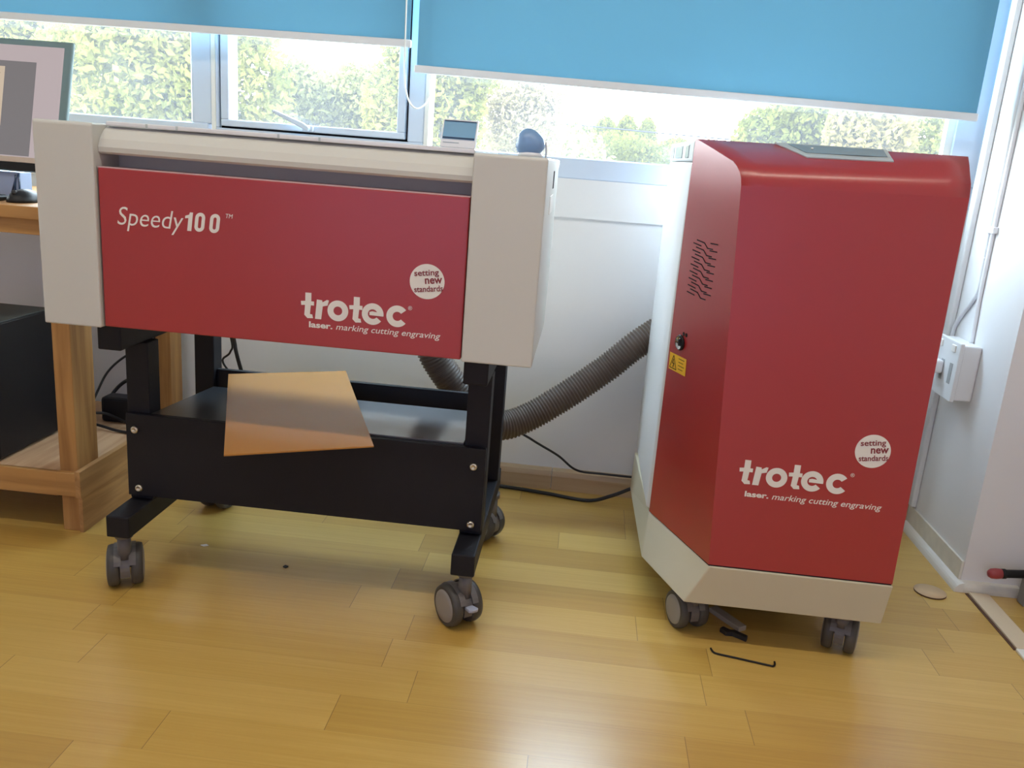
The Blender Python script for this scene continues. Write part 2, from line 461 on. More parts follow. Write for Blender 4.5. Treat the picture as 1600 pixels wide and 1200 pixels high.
# left fixed light
window(1, [(-3.3, -1.125, FY, BY, .945, 1.021), (-3.3, -1.125, FY, BY, 2.24, ZT), (-1.175, -1.113, FY, BY, 1.021, 2.24), (-3.3, -3.24, FY, BY, 1.021, 2.24)],
       (-3.24, -1.175, GY, GY + .006, 1.018, 2.243))
# middle opening light: fixed frame, then the sash set a little proud with a dark seal gap round it
w2 = window(2, [(-1.111, -.488, FY, BY, .945, 1.011), (-1.111, -.488, FY, BY, 2.24, ZT), (-1.111, -1.092, FY, BY, 1.011, 2.24), (-.535, -.488, FY, BY, 1.011, 2.24)],
            (-1.062, -.563, GY, GY + .006, 1.033, 2.20))
quick('sash', M['alu'], w2, (-1.084, -.542, FY - .006, BY - .01, 1.017, 1.036), (-1.084, -.542, FY - .006, BY - .01, 2.2, 2.235), (-1.084, -1.059, FY - .006, BY - .01, 1.036, 2.2), (-.566, -.542, FY - .006, BY - .01, 1.036, 2.2), bev=.003)
quick('seal', M['dark'], w2, (-1.092, -.535, FY + .02, FY + .03, 1.008, 1.018), (-1.092, -1.083, FY + .02, FY + .03, 1.011, 2.24), (-.5425, -.535, FY + .02, FY + .03, 1.011, 2.24))
bm = bmesh.new()
box(bm, -.838, -.806, FY - .020, FY - .006, 1.018, 1.036, bev=.004)
cyl(bm, (-.822, FY - .035, 1.027), (-.822, FY - .006, 1.027), .009)
prism(bm, [(-.815, FY - .040, 1.018), (-.812, FY - .040, 1.031), (-.830, FY - .040, 1.042), (-.915, FY - .040, 1.072), (-.920, FY - .040, 1.064)], (0, .012, 0), bev=.003)
obj('handle', bm, M['alu'], w2)
# right wide fixed light
window(3, [(-.486, 1.05, FY, BY, .945, 1.004), (-.486, 1.05, FY, BY, 2.24, ZT), (-.486, -.474, FY + .01, BY, 1.004, 2.24), (.968, 1.05, FY, BY, 1.004, 2.24)],
       (-.474, .968, GY, GY + .006, 1.0, 2.243))
# narrow white beads that catch the light beside the panes
struct_boxes('trim_7', M['trim'], (-1.112, -1.100, FY - .004, FY + .02, .98, 2.24), (-.487, -.475, FY - .004, FY + .02, 1.004, 2.24), (.948, .969, FY + .005, FY + .03, 1.004, 2.24))
struct_boxes('trim_8', M['alu'], (-.4, -.392, FY - .001, FY + .01, .95, 1.0), (.012, .0135, FY - .0012, FY + .002, .95, 1.004))

# ------------------------------------------------------------------ roller blinds
BLY = 2.46
def blind(loc, x0, x1, zl, zr, label, chain_x=None, chain=None):
    t = thing('roller_blind', loc, label, 'blind', None)
    bm = bmesh.new(); zt = 2.36
    prism(bm, [(x0, BLY, zl), (x1, BLY, zr), (x1, BLY, zt), (x0, BLY, zt)], (0, .0012, 0))
    obj('fabric', bm, M['fabric'], t)
    bm = bmesh.new()
    prism(bm, [(x0 - .006, BLY - .008, zl - .014), (x1 + .004, BLY - .008, zr - .014), (x1 + .004, BLY - .008, zr + .006), (x0 - .006, BLY - .008, zl + .006)], (0, .016, 0), bev=.003)
    obj('bottom_bar', bm, M['coolwhite'], t)
    bm = bmesh.new()
    cyl(bm, (x0, BLY + .02, 2.38), (x1, BLY + .02, 2.38), .03)
    obj('roller_tube', bm, M['trim'], t)
    return t
b1 = blind((-1.6, BLY, 1.26), -3.0, -.524, 1.272, 1.272, 'light blue roller blind over the left and middle windows, raised higher than its neighbour')
b2 = blind((.25, BLY, 1.2), -.502, .986, 1.209, 1.187, 'wide light blue roller blind over the right window, pulled lower than its neighbour')
bm = bmesh.new()
tube(bm, spline([(-.536, BLY - .016, 2.36), (-.536, BLY - .016, 1.7), (-.534, BLY - .016, 1.30), (-.532, BLY - .016, 1.19), (-.523, BLY - .016, 1.135), (-.505, BLY - .016, 1.105), (-.487, BLY - .004, 1.104), (-.470, BLY + .008, 1.125), (-.465, BLY + .014, 1.17), (-.465, BLY + .014, 1.4), (-.466, BLY + .014, 2.36)], 12), .0022, 8)
obj('pull_chain', bm, M['trim'], b2)

# ================================================================== LASER ENGRAVER
ZB, ZTP = .604, .998
LF = 1.612
las = thing('laser_engraver', (-.57, 1.87, ZB), 'wide white and red laser engraving machine on a black wheeled stand under the windows', 'laser engraver')
def pillar(x0, x1):
    bm = bmesh.new()
    prism(bm, [(x0, LF, ZB), (x0, 2.07, ZB), (x0, 2.13, .94), (x0, 2.13, .975), (x0, 2.18, .982), (x0, 2.18, ZTP - .004), (x0, LF + .004, ZTP), (x0, LF, ZTP - .004)], (x1 - x0, 0, 0), bev=.003)
    return obj('side_housing', bm, M['offwhite'], las)
pillar(-1.062, -.944); rp = pillar(-.217, -.080)
# socket recess and rating plate on the right side
bm = bmesh.new(); box(bm, -.0805, -.0785, 1.885, 1.91, .935, .972, bev=.001)
obj('port_slot', bm, M['dark'], rp)
bm = bmesh.new(); box(bm, -.0805, -.079, 1.80, 1.93, .885, .922, bev=.0005)
obj('rating_plate', bm, M['white'], rp)
# carcass between the housings
bm = bmesh.new()
box(bm, -.944, -.217, 1.705, 2.07, ZB + .002, .955)
obj('body', bm, M['offwhite'], las)
# hinged cover above the red door: overhanging, sloping back to the glass
bm = bmesh.new()
prof = [(1.638, .942), (1.631, .946), (1.630, .955), (1.637, .970), (1.652, .986), (1.668, .994), (2.10, .994), (2.10, .940), (1.705, .940)]
prism(bm, [(-.9435, y, z) for y, z in prof], (.726, 0, 0))
cov = obj('top_cover', bm, M['offwhite'], las)
bm = bmesh.new(); box(bm, -.940, -.221, 1.655, 2.06, .995, 1.0035, bev=.002)
obj('glass_lid', bm, M['clear'], las)
for x in (-.86, -.80, -.60, -.52): quick('lid_clip', M['silver'], cov, (x, x + .004, 1.654, 1.66, .9955, 1.003))
# red front door
bm = bmesh.new(); box(bm, -.9405, -.2195, 1.620, 1.704, .606, .917, bev=.0025)
door = obj('front_door', bm, M['red'], las)
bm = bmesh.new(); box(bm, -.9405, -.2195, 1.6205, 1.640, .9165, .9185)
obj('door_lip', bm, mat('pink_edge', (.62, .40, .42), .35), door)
O0, U, V = (0, 1.620, 0), (1, 0, 0), (0, 0, 1)
bm = bmesh.new()
add_text(bm, 'Speedy', O0, U, V, -.905, -.772, .800, .846, shear=.22, bold=-.006)
def digit(x0, one):
    sh = lambda p: [(x0 + u + .12 * v, .8105 + v) for u, v in p]
    if one:
        add_shape(bm, sh([(.0085, 0), (.0165, 0), (.0165, .0355), (.0105, .0355), (.0095, .031), (.002, .0285), (.002, .0235), (.0085, .0245)]), O0, U, V)
        return
    ro, ri, w, h = .0098, .0032, .0205, .0365
    def half(r, sgn):
        cx_ = w / 2; cy_ = h - ro if sgn > 0 else ro
        return [(cx_ + r * math.cos(math.radians(180 * i / 16)), cy_ + sgn * r * math.sin(math.radians(180 * i / 16))) for i in range(17)]
    for sgn in (1, -1): add_shape(bm, sh(half(ro, sgn) + half(ri, sgn)[::-1]), O0, U, V)
    for a_, b_ in ((w / 2 - ro, w / 2 - ri), (w / 2 + ri, w / 2 + ro)): add_shape(bm, sh([(a_, ro - .0002), (b_, ro - .0002), (b_, h - ro + .0002), (a_, h - ro + .0002)]), O0, U, V)
digit(-.7735, True); digit(-.752, False); digit(-.7225, False)
add_text(bm, 'TM', O0, U, V, -.688, -.674, .841, .849, shear=.2)
obj('model_lettering', bm, M['white'], door)
bm = bmesh.new()
logo(bm, O0, U, V, -.5395, .661, .211, .049)
add_text(bm, '\u00ae', O0, U, V, -.327, -.319, .695, .703)
obj('maker_lettering', bm, M['white'], door)
bm = bmesh.new()
add_text(bm, 'laser.', O0, U, V, -.522, -.475, .643, .655, bold=.03)
add_text(bm, 'marking cutting engraving', O0, U, V, -.468, -.261, .6395, .655, shear=.22, bold=.004)
obj('slogan_lettering', bm, M['white'], door)
def badge(org, U, V, cu, cv, r, parent):
    bm = bmesh.new(); add_shape(bm, [(cu + r * math.cos(2 * math.pi * i / 48), cv + r * math.sin(2 * math.pi * i / 48)) for i in range(48)], org, U, V, .0005)
    s = obj('round_badge', bm, M['white'], parent)
    bm = bmesh.new(); k = r / .0337; a = math.radians(7); Nn = Vector(U).cross(Vector(V)); o2 = Vector(org) + Nn * .0007
    ca, sa = math.cos(a), math.sin(a); U2 = Vector(U) * ca + Vector(V) * sa; V2 = Vector(V) * ca - Vector(U) * sa
    o3 = o2 + Vector(U) * cu + Vector(V) * cv
    add_text(bm, 'setting', o3, U2, V2, -.0235 * k, .024 * k, .008 * k, .0225 * k, bold=.012)
    add_text(bm, 'new', o3, U2, V2, -.004 * k, .0295 * k, -.0045 * k, .0065 * k, bold=.02)
    add_text(bm, 'standards', o3, U2, V2, -.026 * k, .0295 * k, -.0195 * k, -.008 * k, bold=.012)
    obj('badge_lettering', bm, M['redprint'], parent)
badge(O0, U, V, -.2925, .753, .0337, door)

# ================================================================== STAND
st = thing('wheeled_stand', (-.565, 1.9, 0), 'black steel stand on four casters beneath the laser engraving machine', 'stand')
XL, XR = (-.966, -.915), (-.215, -.165)
for x0, x1 in (XL, XR):
    quick('foot_bar', M['black'], st, (x0, x1, 1.63, 2.17, .138, .187), bev=.003)
for x0, x1 in ((-.976, -.926), (-.216, -.166)):
    quick('top_beam', M['black'], st, (x0, x1, 1.65, 2.12, .549, .6035), bev=.003)
for x0, x1 in (XL, XR):
    for y in (1.737, 2.07):
        quick('post', M['black'], st, (x0, x1, y, y + .05, .187, .549), bev=.002)
bm = bmesh.new(); box(bm, -.963, -.166, 1.722, 1.736, .2, .391, bev=.0015)
fp = obj('front_panel', bm, M['black'], st)
for x, z in ((-.943, .355), (-.938, .218), (-.191, .35), (-.189, .216)):
    bm = bmesh.new()
    lathe(bm, (x, 1.722, z), (0, -1, 0), [(.0, 0), (.0085, 0), (.0085, .002), (.0065, .0045), (.004, .0045), (.0035, .0025), (0, .0025)], 20)
    obj('bolt', bm, M['steel'], fp)
bm = bmesh.new()
prism(bm, [(-.912, 1.736, .391), (-.912, 2.06, .368), (-.912, 2.06, .362), (-.912, 1.736, .383)], (.694, 0, 0))
obj('shelf', bm, M['shelf'], st)
quick('rear_rail', M['black'], st, (-.915, -.215, 2.085, 2.10, .352, .408), bev=.002)

def caster(x, y, ztop, yaw, parent, R=.047, w=.026, gap=.022, brake=False, prefix='caster'):
    c = Vector((x, y, R)); ax = Vector((math.cos(yaw), math.sin(yaw), 0)); fd = Vector((-math.sin(yaw), math.cos(yaw), 0))
    c = c + fd * .022
    bm = bmesh.new()
    # hood between the wheels
    n = 20; ring = []
    prof = []
    for i in range(n + 1):
        a = math.radians(-20 + 220 * i / n); prof.append((math.cos(a) * (R * .93), math.sin(a) * (R * .93)))
    for i in range(n, -1, -1):
        a = math.radians(-20 + 220 * i / n); prof.append((math.cos(a) * (R * .62), math.sin(a) * (R * .62)))
    pts = [c + fd * p + Vector((0, 0, q)) - ax * (gap / 2 - .001) for p, q in prof]
    prism(bm, pts, ax * (gap - .002))
    for s in (-1, 1):       # curved mudguards lapping over both tyres
        prof2 = []
        for i in range(13):
            a = math.radians(20 + 140 * i / 12); prof2.append((math.cos(a) * R * 1.05, math.sin(a) * R * 1.05))
        for i in range(12, -1, -1):
            a = math.radians(20 + 140 * i / 12); prof2.append((math.cos(a) * R * .99, math.sin(a) * R * .99))
        prism(bm, [c + fd * p + Vector((0, 0, q)) + ax * s * (gap / 2 - .003) for p, q in prof2], ax * s * w * .55)
    cyl(bm, (x, y, R * 1.55), (x, y, ztop - .012), .015, .014, 20)
    cyl(bm, (x, y, ztop - .014), (x, y, ztop), .019, .019, 20)
    cyl(bm, c - ax * (gap / 2 + .004), c + ax * (gap / 2 + .004), .009, None, 16)
    k = obj(prefix, bm, M['hood'], parent)
    for s in (-1, 1):
        bm = bmesh.new(); b = w
        lathe(bm, c + ax * s * gap / 2, ax * s, [(0, .001), (R * .9, .001), (R * .97, .004), (R, .009), (R, b - .009), (R * .95, b - .002), (R * .80, b), (R * .77, b - .0015), (R * .75, b + .0005), (R * .55, b + .002), (0, b + .003)], 36,
              mis=[0, 0, 0, 0, 0, 0, 0, 1, 1, 1])
        obj('wheel', bm, [M['tyre'], M['hub']], k)
    if brake:
        bm = bmesh.new(); d = fd * -1
        p0 = c - fd * (R * .75) + Vector((0, 0, .004))
        prism(bm, [p0 - ax * .009, p0 + ax * .009, p0 + ax * .012 - fd * .026 + Vector((0, 0, .003)), p0 + ax * .006 - fd * .032 + Vector((0, 0, .004)), p0 - ax * .006 - fd * .032 + Vector((0, 0, .004)), p0 - ax * .012 - fd * .026 + Vector((0, 0, .003))], (0, 0, .007), bev=.002)
        obj('brake_lever', bm, M['lever'], k)
    return k
caster(-.948, 1.668, .138, math.radians(27), st)
caster(-.186, 1.668, .138, math.radians(40 - 90 + 90), st, brake=True)
caster(-.942, 2.12, .138, math.radians(-10), st)
caster(-.178, 2.11, .138, math.radians(62), st)

# ================================================================== FUME EXTRACTOR
ex = thing('fume_extractor', (.46, 2.05, 0), 'tall white and red fume extraction cabinet on casters beside the right wall', 'extractor')
# white carcass
bm = bmesh.new()
A = [bm.verts.new(p) for p in ((.2055, 1.944, .21), (.205, 2.40, .21), (.689, 2.40, .21), (.689, 1.765, .21), (.325, 1.765, .21))]
B = [bm.verts.new(p) for p in ((.2055, 1.883, 1.012), (.205, 2.40, 1.012), (.689, 2.40, 1.012), (.689, 1.765, 1.012), (.300, 1.765, 1.012))]
bm.faces.new(A[::-1]); bm.faces.new(B)
for i in range(5): bm.faces.new((A[i], A[(i + 1) % 5], B[(i + 1) % 5], B[i]))
bmesh.ops.bevel(bm, geom=list(bm.edges), offset=.004, segments=2, affect='EDGES', profile=.5)
cb = obj('carcass', bm, M['coolwhite'], ex)
# grey cap with three openings on its left side
bm = bmesh.new()
prism(bm, [(.2045, 1.878, 1.013), (.2045, 2.41, 1.013), (.69, 2.41, 1.013), (.69, 1.83, 1.013), (.30, 1.83, 1.013)], (0, 0, .044), bev=.004)
cap = obj('top_cap', bm, M['ventgrey'], ex)
for y0, y1 in ((2.30, 2.36), (2.09, 2.25), (1.95, 2.01)):
    bm = bmesh.new(); box(bm, .2025, .2065, y0, y1, 1.02, 1.049, bev=.002)
    obj('vent_opening', bm, M['panel'], cap)
# red door wrapping the front and the chamfered left corner
Lc = [(.320, 1.675, .2055), (.281, 1.690, .975), (.279, 1.693, .989), (.276, 1.699, 1.000), (.271, 1.711, 1.011), (.265, 1.724, 1.0185), (.238, 1.785, 1.037), (.209, 1.858, 1.0585)]
Rc = [(.695, 1.675, .2055), (.695, 1.689, .985), (.695, 1.692, 1.000), (.695, 1.695, 1.010), (.695, 1.700, 1.0175), (.695, 1.706, 1.025), (.697, 1.724, 1.044), (.699, 1.742, 1.0595)]
bm = bmesh.new()
NS = 10
rows = []
for a, b in zip(Lc, Rc):
    rows.append([bm.verts.new(Vector(a).lerp(Vector(b), i / NS)) for i in range(NS + 1)])
for r0, r1 in zip(rows, rows[1:]):
    for i in range(NS):
        f = bm.faces.new((r0[i], r0[i + 1], r1[i + 1], r1[i])); f.smooth = r0 is not rows[0]
_a, _b, _c = Vector(Lc[0]), Vector((.2125, 1.930, .2055)), Vector(Lc[1]); _n = (_b - _a).cross(_c - _a)
def cham(y, z): return (_a.x - (_n.y * (y - _a.y) + _n.z * (z - _a.z)) / _n.x, y, z)      # keeps the chamfer flat
for r in rows[1:]: r[0].co.x = cham(r[0].co.y, r[0].co.z)[0]
cb0 = bm.verts.new(_b); cb1 = bm.verts.new(cham(1.869, .99)); cb2 = bm.verts.new(cham(1.862, 1.0575))
lefts = [r[0] for r in rows]
bm.faces.new([cb0, lefts[0], lefts[1], cb1])
bm.faces.new([cb1] + lefts[1:] + [cb2])
# closing faces: right side, back return, bottom and top
rb0 = bm.verts.new((.693, 1.78, .2055)); rb1 = bm.verts.new((.697, 1.80, 1.0595))
bm.faces.new([r[-1] for r in rows] + [rb1, rb0])
bm.faces.new([cb0, rb0] + rows[0][::-1])
bm.faces.new(rows[-1] + [rb1, cb2])
bm.faces.new([cb0, cb1, cb2, rb1, rb0])
ed = obj('door', bm, M['red'], ex)
# gap line and plinth
bm = bmesh.new(); prism(bm, [(.3215, 1.677, .201), (.694, 1.677, .201), (.690, 2.3, .201), (.216, 2.3, .201), (.216, 1.931, .201)], (0, 0, .005))
obj('door_gap', bm, M['dark'], ed)
bm = bmesh.new()
tp = [(.323, 1.672, .202), (.697, 1.672, .202), (.695, 2.40, .202), (.197, 2.34, .210), (.2125, 1.934, .202)]
bt = [(.283, 1.694, .103), (.697, 1.694, .103), (.695, 2.40, .095), (.196, 2.34, .100), (.2035, 1.893, .103)]
A = [bm.verts.new(p) for p in bt]; B = [bm.verts.new(p) for p in tp]
bm.faces.new(A[::-1]); bm.faces.new(B)
for i in range(5): bm.faces.new((A[i], A[(i + 1) % 5], B[(i + 1) % 5], B[i]))
bmesh.ops.bevel(bm, geom=list(bm.edges), offset=.0025, segments=2, affect='EDGES', profile=.5)
pl = obj('plinth', bm, M['cream'], ex)
# chamfer details
CO = Vector((.281, 1.690, .975)); CN = -Vector((.92, .39, .039)).normalized()
CV = (Vector((0, 0, 1)) - CN * CN.z).normalized(); CU = CV.cross(CN).normalized()
if CU.x < 0: CU = -CU
def ch(p): d = Vector(p) - CO; return d.dot(CU), d.dot(CV)
CNout = CU.cross(CV)
bm = bmesh.new()
ul, vl = ch((.228, 1.827, .860)); ur, vr = ch((.259, 1.752, .863)); ul2, vl2 = ch((.222, 1.853, .742)); ur2, vr2 = ch((.264, 1.752, .750))
du = ur - ul
def slit(p, q, w=.0022):
    d = Vector((q[0] - p[0], q[1] - p[1])).normalized(); n = Vector((-d.y, d.x)) * w / 2
    add_shape(bm, [(p[0] - n.x, p[1] - n.y), (q[0] - n.x, q[1] - n.y), (q[0] + n.x, q[1] + n.y), (p[0] + n.x, p[1] + n.y)], CO, CU, CV, .0005)
c0 = (ul + ur) / 2; H = (vl - vl2)
for k in range(8):
    v = vl - H * (k + .0) / 8 - .002; s = H / 8
    off = -.0025 * k / 2
    slit((c0 - 0.0364 + off, v - .000), (c0 - 0.0052 + off, v - .003)); slit((c0 - 0.0052 + off, v - .003), (c0 + 0.0078 + off, v - .012))
    slit((c0 + 0.0078 + off, v - .012), (c0 + 0.0286 + off, v - .012))
    slit((c0 - 0.0494 + off, v - s * .5), (c0 - 0.0169 + off, v - s * .5 - .003))
    slit((c0 + 0.0182 + off, v - .001), (c0 + 0.0468 + off, v - .0005))
obj('vent_slit', bm, M['dark'], ed)
bm = bmesh.new(); p = Vector((.2265, 1.853, .634))
lathe(bm, p, CNout, [(.0, 0), (.017, 0), (.017, .003), (.0145, .006), (.013, .004), (.0, .004)], 28, mis=[0, 0, 0, 1, 1])
q = p + CNout * .004
prism(bm, [q - CU * .0015 - CV * .007, q + CU * .0015 - CV * .007, q + CU * .0015 + CV * .007, q - CU * .0015 + CV * .007], CNout * .0015, mi=0)
obj('lock', bm, [M['blackplastic'], M['chrome']], ed)
bm = bmesh.new(); p = Vector((.232, 1.838, .655)); a, b = ch(p)
for du_ in (-.006, .006): add_shape(bm, [(a + du_ + .0045 * math.cos(i * math.pi / 6), b + .0045 * math.sin(i * math.pi / 6)) for i in range(12)], CO, CU, CV, .0004)
obj('lock_mark', bm, M['dark'], ed)
bm = bmesh.new()
la, lb = ch((.2115, 1.892, .5985)); lc, ld = ch((.2405, 1.824, .6095)); le, lf = ch((.2425, 1.823, .569)); lg, lh = ch((.2155, 1.886, .5635))
mv = (lb + ld) / 2; m2 = (lf + lh) / 2
add_shape(bm, [(la, mv), (lc, mv), (lc, m2), (la, m2)], CO, CU, CV, .0005)
lab = obj('warning_label', bm, M['yellow'], ed)
lab['label'] = 'yellow high voltage warning label'
bm = bmesh.new(); Wd = lc - la; Hh = mv - m2; o4 = CO + CNout * .0006
def ln(p, q, w=.0016):
    d = Vector((q[0] - p[0], q[1] - p[1])).normalized(); n = Vector((-d.y, d.x)) * w / 2
    add_shape(bm, [(p[0] - n.x, p[1] - n.y), (q[0] - n.x, q[1] - n.y), (q[0] + n.x, q[1] + n.y), (p[0] + n.x, p[1] + n.y)], o4, CU, CV, .0004)
T = [(la + Wd * .06, m2 + Hh * .12), (la + Wd * .46, m2 + Hh * .12), (la + Wd * .26, m2 + Hh * .9)]
for i in range(3): ln(T[i], T[(i + 1) % 3])
ln((la + Wd * .27, m2 + Hh * .68), (la + Wd * .21, m2 + Hh * .42), .0022); ln((la + Wd * .21, m2 + Hh * .42), (la + Wd * .31, m2 + Hh * .44), .0018); ln((la + Wd * .31, m2 + Hh * .44), (la + Wd * .25, m2 + Hh * .2), .0022)
for k in range(4): ln((la + Wd * .56, m2 + Hh * (.84 - .2 * k)), (la + Wd * (.9 - .06 * (k % 2)), m2 + Hh * (.84 - .2 * k)), .0011)
obj('label_marking', bm, M['dark'], ed)
# lettering on the front of the door
FO = Vector((0, 1.675, .2055)); FV = Vector((0, .0145, .78)).normalized(); FU = Vector((1, 0, 0))
zv = lambda z: (z - .2055)
bm = bmesh.new()
logo(bm, FO, FU, FV, .3535, zv(.3895), .2165, .050)
add_text(bm, '\u00ae', FO, FU, FV, .573, .581, zv(.427), zv(.435))
obj('maker_lettering', bm, M['white'], ed)
bm = bmesh.new()
add_text(bm, 'laser.', FO, FU, FV, .372, .420, zv(.363), zv(.375), bold=.03)
add_text(bm, 'marking cutting engraving', FO, FU, FV, .427, .645, zv(.3585), zv(.375), shear=.22, bold=.004)
obj('slogan_lettering', bm, M['white'], ed)
badge(FO, FU, FV, .6075, zv(.4845), .0345, ed)
# control panel on the bevelled top
def bev(t, s):   # t along the ridge 0..1, s from ridge (0) to fold (1)
    top = Vector(Lc[-1]).lerp(Vector(Rc[-1]), t); bot = Vector(Lc[5]).lerp(Vector(Rc[5]), t); return top.lerp(bot, s)
BNn = (bev(.9, 0) - bev(.1, 0)).cross(bev(.5, 1) - bev(.5, 0)).normalized()
if BNn.z < 0: BNn = -BNn
bm = bmesh.new()
prism(bm, [bev(.30, .0), bev(.715, .0), bev(.71, .60), bev(.36, .66)], BNn * .004, bev=.0012)
cp = obj('control_panel', bm, M['silver'], ed)
bm = bmesh.new()
prism(bm, [bev(.345, .06) + BNn * .004, bev(.70, .06) + BNn * .004, bev(.695, .42) + BNn * .004, bev(.375, .46) + BNn * .004], BNn * .0006)
obj('display', bm, M['panel'], cp)
for t0 in (.42,):
    bm = bmesh.new(); cyl(bm, bev(t0, .25) + BNn * .0045, bev(t0, .25) + BNn * .0062, .0025, None, 12); obj('indicator', bm, M['white'], cp)
quick('underside_shade_plate', M['black'], ex, (.37, .57, 1.83, 2.36, .055, .104))  # dark plate added under the cabinet to deepen the shade there
caster(.315, 1.762, .103, math.radians(22), ex, R=.043, w=.024)
caster(.632, 1.736, .103, math.radians(-20), ex, R=.043, w=.024)
caster(.30, 2.30, .100, math.radians(8), ex, R=.043, w=.024)
caster(.62, 2.30, .100, math.radians(-12), ex, R=.043, w=.024)

# ================================================================== HOSE AND CABLES
hp = spline([(-.40, 2.22, .60), (-.40, 2.225, .54), (-.375, 2.23, .465), (-.315, 2.25, .375), (-.255, 2.27, .295), (-.19, 2.30, .262), (-.12, 2.335, .28), (-.03, 2.37, .335), (.09, 2.41, .425), (.17, 2.425, .50), (.26, 2.455, .565)], 30)
hr = resample(hp, .0023)
bm = bmesh.new(); tube(bm, hr, .035, 28, radf=lambda i: .0385 + .0032 * math.cos(i * 2 * math.pi / 4.0))
single('exhaust_hose', bm, M['hose'], 'brown ribbed exhaust hose sagging between the laser machine and the red cabinet', 'hose')
def cable(name, pts, r, label, m='cable', cat='cable', per=12):
    bm = bmesh.new(); tube(bm, spline(pts, per), r, 10); return single(name, bm, M[m], label, cat)
cable('power_cable', [(-.23, 2.39, .34), (-.158, 2.405, .232), (-.10, 2.425, .188), (-.02, 2.46, .135), (.04, 2.495, .082), (.12, 2.505, .074), (.26, 2.505, .074)], .0035, 'thin black cable dropping from the hose down to the wooden skirting')
cable('power_cable', [(.27, 2.43, .10), (.215, 2.425, .072), (.15, 2.43, .035), (.08, 2.445, .0065), (-.05, 2.47, .0065), (-.2, 2.49, .0065), (-.42, 2.50, .0065), (-.75, 2.50, .0065)], .0055, 'thicker black cable lying on the floor along the wooden skirting')
cable('power_cable', [(-.965, 2.20, .66), (-.962, 2.30, .46), (-.955, 2.31, .40), (-.945, 2.32, .345), (-.935, 2.36, .25), (-.95, 2.42, .1), (-.94, 2.45, .006)], .0055, 'thick black cable hanging behind the stand at its left rear post')
cable('power_cable', [(-.985, 2.20, .66), (-.975, 2.32, .44), (-.985, 2.34, .39), (-1.012, 2.35, .362), (-1.0, 2.36, .33), (-.965, 2.37, .30), (-.95, 2.4, .1), (-.96, 2.45, .004)], .003, 'thin looping black cable beside the thick one behind the stand')

# ================================================================== BRONZE SHEET ON THE SHELF
P4, P3, P2 = Vector((-.655, 1.521, .3945)), Vector((-.393, 1.655, .3955)), Vector((-.592, 2.150, .4155))
P1 = P4 + (P2 - P3)
bm = bmesh.new(); nn = (P3 - P4).cross(P1 - P4).normalized()
prism(bm, [P4, P3, P2, P1], nn * .003)
single('acrylic_sheet', bm, M['bronze'], 'rectangular brown acrylic sheet lying askew on the black stand shelf', 'sheet')

bm = bmesh.new(); prism(bm, [(-.56, 1.742, .3912), (-.2185, 1.742, .3912), (-.2185, 2.05, .3693), (-.56, 2.05, .3693)], (0, 0, .003))
single('acrylic_sheet', bm, mat('grey_acrylic', (.22, .22, .225), .14, var=.03, spec=.8), 'grey glossy acrylic sheet lying flat at the right end of the black stand shelf', 'sheet')
# ================================================================== THINGS ON TOP OF THE LASER
th = thing('thermometer', (-.262, 1.72, 1.0035), 'small square digital thermometer with blue display on top of the laser machine', 'thermometer')
lean = .012
def slab(x0, x1, z0, z1, y, t):
    k = lambda z: (z - 1.0035) / .055 * lean
    return [(x0 + .06 * (z0 - 1.0035) * 1.0, y + k(z0), z0), (x1 + .06 * (z0 - 1.0035), y + k(z0), z0), (x1 + .06 * (z1 - 1.0035), y + k(z1), z1), (x0 + .06 * (z1 - 1.0035), y + k(z1), z1)]
bm = bmesh.new(); prism(bm, slab(-.2985, -.2295, 1.0035, 1.0565, 1.715, 0), (0, .014, 0), bev=.0022); cs = obj('case', bm, M['clear'], th)
bm = bmesh.new(); prism(bm, slab(-.2955, -.2325, 1.0195, 1.0545, 1.7142, 0), (0, .002, 0)); obj('display', bm, M['lcd'], th)
bm = bmesh.new()
for z0, z1, x0, x1 in ((1.0205, 1.0235, -.295, -.233), (1.0525, 1.0545, -.295, -.233)): prism(bm, slab(x0, x1, z0, z1, 1.7135, 0), (0, .001, 0))
obj('display_border', bm, M['lcdark'], th)
bm = bmesh.new(); prism(bm, slab(-.2935, -.262, 1.0125, 1.0135, 1.7142, 0), (0, .001, 0)); obj('brand_line', bm, M['panel'], th)
# rounded navy gadget
bm = bmesh.new()
bmesh.ops.create_uvsphere(bm, u_segments=32, v_segments=20, radius=1)
for v in bm.verts:
    x, y, z = v.co; r = 1 + .07 * math.cos(3 * math.atan2(z, x) + .6)
    v.co = Vector((-.126 + x * r * .0285, 1.75 + y * .026, 1.0235 + max(z * r, -.82) * .0262))
for f in bm.faces: f.smooth = True
gd = thing('webcam', (-.126, 1.75, .998), 'rounded slate-blue gadget sitting on the right end of the laser machine', 'gadget')
obj('shell', bm, M['navy'], gd)
bm = bmesh.new(); lathe(bm, (-.124, 1.752, .998), (0, 0, 1), [(0, 0), (.024, 0), (.026, .004), (.022, .008), (0, .008)], 28)
obj('base_ring', bm, M['clear'], gd)
bm = bmesh.new(); tube(bm, spline([(-.100, 1.752, 1.02), (-.0955, 1.756, 1.026), (-.0935, 1.76, 1.012), (-.094, 1.77, .999)], 8), .002, 8); obj('strap', bm, M['clear'], gd)

